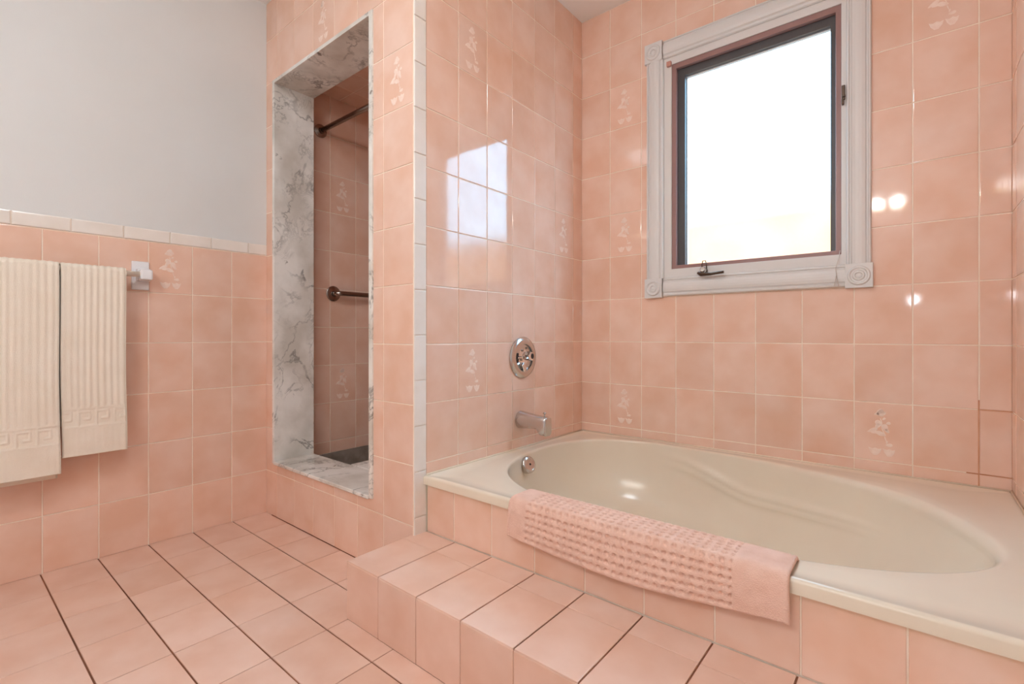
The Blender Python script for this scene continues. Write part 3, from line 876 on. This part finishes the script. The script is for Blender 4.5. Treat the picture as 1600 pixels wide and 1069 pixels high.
def towel(name, y0, y1, zf, zb, r, out, seed, sway, label, zsl=0.0, flare=0.0):
    rnd = random.Random(seed)
    ph = [rnd.uniform(0, 6.28) for _ in range(6)]
    nu = int((y1 - y0) / 0.0028)
    top = BZ
    Lf, Lb = top - zf, top - zb
    arc = PI * r
    path = []
    nf = int(Lf / 0.0035); na = 16; nb = int(Lb / 0.02)
    for k in range(nf + 1): path.append(('f', Lf * k / nf))
    for k in range(1, na): path.append(('a', k / na))
    for k in range(nb + 1): path.append(('b', Lb * k / nb))
    V = []; F = []
    TH = 0.0075
    def pt(i, seg_, q, side):
        s = i / nu
        yy = y0 + (y1 - y0) * s
        rib = (0.0010 + 0.0004 * math.sin(yy * 31 + ph[4])) * math.sin(2 * PI * (yy - y0) / 0.0185 + 0.5 * math.sin(yy * 40 + ph[0]))
        edge = min(s, 1 - s) * (y1 - y0)
        rnd_e = TH * (1 - math.sqrt(max(0, 1 - max(0, 1 - edge / 0.006) ** 2)))
        if seg_ == 'f':
            d = q                     # distance above the hem
            z = zf + q + zsl * (s - 0.5)
            hb = (d - 0.098) / 0.076   # woven band
            inb = 0 <= hb <= 1
            rel = rib if not inb else 0.0
            if d < 0.096: rel = 0.35 * rib
            if inb: rel = 0.0024 * greek(yy, hb) - 0.0018
            fall = 1 - q / Lf
            wave = sway * fall * (math.sin(yy * 22 + ph[1]) * 0.6 + math.sin(yy * 9 + ph[2])) 
            x = BX + r + 0.006 + out * fall + wave
            yy2 = yy + flare * fall ** 2 * (s - 0.5) * 2 + 0.003 * math.sin(z * 9 + ph[3]) * fall
            n = (1, 0)
            h = TH * 0.5 + rel - rnd_e if side > 0 else -TH * 0.5 + rnd_e
            return (x + h, yy2, z)
        if seg_ == 'a':
            a = q * PI
            rr = r + 0.006 + (TH * 0.5 + rib - rnd_e if side > 0 else -TH * 0.5 + rnd_e)
            return (BX + rr * math.cos(a), yy, top + rr * math.sin(a) + zsl * (s - 0.5) * 0)
        z = top - q
        h = TH * 0.5 - rnd_e if side > 0 else -TH * 0.5 + rnd_e
        return (max(BX - r - 0.006 - h, XL + 0.006), yy, z)
    rows = len(path)
    for side in (1, -1):
        for seg_, q in path:
            for i in range(nu + 1): V.append(pt(i, seg_, q, side))
    n1 = nu + 1; off = rows * n1
    for j in range(rows - 1):
        for i in range(nu):
            a = j * n1 + i
            F.append((a, a + n1, a + n1 + 1, a + 1))
            b = off + a
            F.append((b, b + 1, b + n1 + 1, b + n1))
    for j in range(rows - 1):
        for i in (0, nu):
            a = j * n1 + i
            q = (a, off + a, off + a + n1, a + n1)
            F.append(q if i else q[::-1])
    for i in range(nu):
        F.append((i, i + 1, off + i + 1, off + i))
        a = (rows - 1) * n1 + i
        F.append((a, off + a, off + a + 1, a + 1))
    o = mesh(name, V, F, 'towel', smooth=True)
    b = bmesh.new(); b.from_mesh(o.data); bmesh.ops.recalc_face_normals(b, faces=b.faces); b.to_mesh(o.data); b.free()
    tag(o, label, 'towel', 'towels on the ceramic bar')
    return o
towel('hand_towel', -1.8080, -1.6250, 0.4140, 0.520, 0.0110, 0.004, 3, 0.0015, 'shorter narrow cream ribbed towel hanging next to the white wall plate')
towel('bath_towel', -2.1700, -1.8125, 0.3640, 0.340, 0.0125, 0.016, 8, 0.0020, 'wider longer cream ribbed towel at the left edge of the photo')

# ------------------------------------------------------------------ waffle bath mat over the rim
def bath_mat():
    u0, u1 = 0.392, 1.102
    nu = 350
    path = []   # (y, z) on the mid surface, from inside the tub over the rim and down the front
    TH = 0.009
    pts = [(-0.890, 0.255), (-0.902, 0.290), (-0.914, 0.325), (-0.926, 0.355), (-0.934, 0.369), (-0.946, 0.3755), (-0.970, 0.3765), (-1.000, 0.3765), (-1.022, 0.3765), (-1.034, 0.374),
           (-1.041, 0.366), (-1.044, 0.352), (-1.046, 0.330), (-1.048, 0.300), (-1.047, 0.270)]
    # arc-length resample
    def cr(p0, p1, p2, p3, t):
        return tuple(0.5 * ((2 * p1[i]) + (-p0[i] + p2[i]) * t + (2 * p0[i] - 5 * p1[i] + 4 * p2[i] - p3[i]) * t * t + (-p0[i] + 3 * p1[i] - 3 * p2[i] + p3[i]) * t**3) for i in (0, 1))
    dense = []
    for i in range(len(pts) - 1):
        p0 = pts[max(i - 1, 0)]; p3 = pts[min(i + 2, len(pts) - 1)]
        for k in range(20): dense.append(cr(p0, pts[i], pts[i + 1], p3, k / 20))
    dense.append(pts[-1])
    L = [0]
    for a, b in zip(dense, dense[1:]): L.append(L[-1] + math.hypot(b[0] - a[0], b[1] - a[1]))
    tot = L[-1]; nv = int(tot / 0.0020); q = 0; P = []
    for k in range(nv + 1):
        s = tot * k / nv
        while q < len(L) - 2 and L[q + 1] < s: q += 1
        t = (s - L[q]) / max(L[q + 1] - L[q], 1e-9)
        P.append((dense[q][0] + (dense[q + 1][0] - dense[q][0]) * t, dense[q][1] + (dense[q + 1][1] - dense[q][1]) * t, s))
    V = []; F = []
    PU, PV = 0.0205, 0.0172
    for side in (1, -1):
        for k in range(nv + 1):
            y, z, s = P[k]
            ya, za, _ = P[max(k - 1, 0)]; yb, zb, _ = P[min(k + 1, nv)]
            ty, tz = yb - ya, zb - za; l = math.hypot(ty, tz); ty /= l; tz /= l
            ny, nz = tz, -ty      # outward: up on the deck, towards the room on the front
            for i in range(nu + 1):
                u = i / nu; x = u0 + (u1 - u0) * u
                # the front hem sags a little between the ends
                low = max(0.0, (s - (tot - 0.105)) / 0.105)
                sag = -0.022 * low * math.sin(PI * min(1, u * 1.05)) + 0.012 * low * u
                d = 0.0
                if side > 0:
                    lo, hi = 0.062, u1 - u0 - 0.105
                    xx = x - u0
                    if lo < xx < hi and 0.012 < s < tot - 0.010:
                        a = ((xx - lo) / PU) % 1 - 0.5; b = ((s) / PV) % 1 - 0.5
                        rr = math.hypot(a, b)
                        d = -0.0075 * max(0.0, 1 - (rr / 0.31) ** 2) ** 0.6 + 0.0008 * math.cos(2 * PI * a) * math.cos(2 * PI * b)
                    edge = min(u, 1 - u) * (u1 - u0)
                    e2 = min(edge, s, tot - s)
                    if e2 < 0.006: d -= TH * 0.5 * (1 - math.sqrt(max(0, 1 - (1 - e2 / 0.006) ** 2)))
                    if 0.009 < edge < 0.0125: d -= 0.0012
                    h = TH * 0.5 + d
                else:
                    h = -TH * 0.5
                wob = 0.0018 * math.sin(x * 17 + 1) * low
                V.append((x - 0.010 * low * (0.5 - u) * 0.6 + 0.008 * (1 - low) * 0, y + ny * h - wob * 1.0 - 0.003 * low * math.sin(PI * u), z + nz * h + sag))
    n1 = nu + 1; off = (nv + 1) * n1
    for k in range(nv):
        for i in range(nu):
            a = k * n1 + i
            F.append((a, a + 1, a + n1 + 1, a + n1)); b = off + a
            F.append((b, b + n1, b + n1 + 1, b + 1))
    for k in range(nv):
        for i in (0, nu):
            a = k * n1 + i
            F.append((a, a + n1, off + a + n1, off + a))
    for i in range(nu):
        for k in (0, nv):
            a = k * n1 + i
            F.append((a, off + a, off + a + 1, a + 1))
    o = mesh('bath_mat', V, F, 'mat', smooth=True)
    b = bmesh.new(); b.from_mesh(o.data); bmesh.ops.recalc_face_normals(b, faces=b.faces); b.to_mesh(o.data); b.free()
    tag(o, 'pink waffle textured bath mat draped over the front tub rim', 'bath mat')
    return o
bath_mat()

# ------------------------------------------------------------------ added ceiling fill and the vanity light
cl = empty('ceiling_fill_lamp', (0.50, -1.85, ZC)); tag(cl, 'unseen round opal ceiling lamp added as general fill', 'lamp')  # unseen lamp, added for general fill from overhead
keep(lathe('base_ring', [(0.17, 0.0), (0.17, -0.02), (0.155, -0.03)], (0.50, -1.85, ZC), (0, 0, 1), 'lamp_metal'), cl)
keep(lathe('fill_bowl', [(0.152, -0.018), (0.150, -0.035), (0.130, -0.058), (0.095, -0.074), (0.05, -0.083), (0.0, -0.086)], (0.50, -1.85, ZC), (0, 0, 1), 'bowl'), cl)
vl = empty('vanity_light', (0.7, YB, 1.98)); tag(vl, 'vanity light bar with globe bulbs on the rear wall', 'lamp')
keep(box('back_bar', (0.12, YB + 0.001, 1.93), (1.28, YB + 0.03, 2.03), 'lamp_metal', bevel=0.006), vl)
for k in range(8):
    x = 1.19 - 0.14 * k
    so = lathe('socket', [(0.025, 0.0), (0.025, 0.025), (0.018, 0.03)], (x, YB + 0.03, 1.98), (0, 1, 0), 'lamp_metal', seg=20); keep(so, vl)
    gbulb = lathe('globe_bulb', [(0.0, 0.0)] + [(0.045 * math.sin(a), 0.045 - 0.045 * math.cos(a)) for a in [PI * q / 12 for q in range(1, 12)]] + [(0.0, 0.09)], (x, YB + 0.055, 1.98), (0, 1, 0), 'bulb', seg=24); keep(gbulb, vl)

# ------------------------------------------------------------------ outside the window
gr = box('ground_outside', (-8, T + 0.01, -1.6), (10, 14, -1.5), 'ground_out'); struct(gr, 'pale ground outside the window')
nb = empty('neighbour_wall', (0.5, 4.6, -1.5)); tag(nb, 'blurred orange brick wall beyond the frosted window', 'building')
keep(box('brick_face', (-6, 4.6, -1.5), (8, 4.9, 2.30), 'brick_far'), nb)
keep(box('coping', (-6.05, 4.55, 2.30), (8.05, 4.95, 2.38), 'ground_out', bevel=0.02), nb)
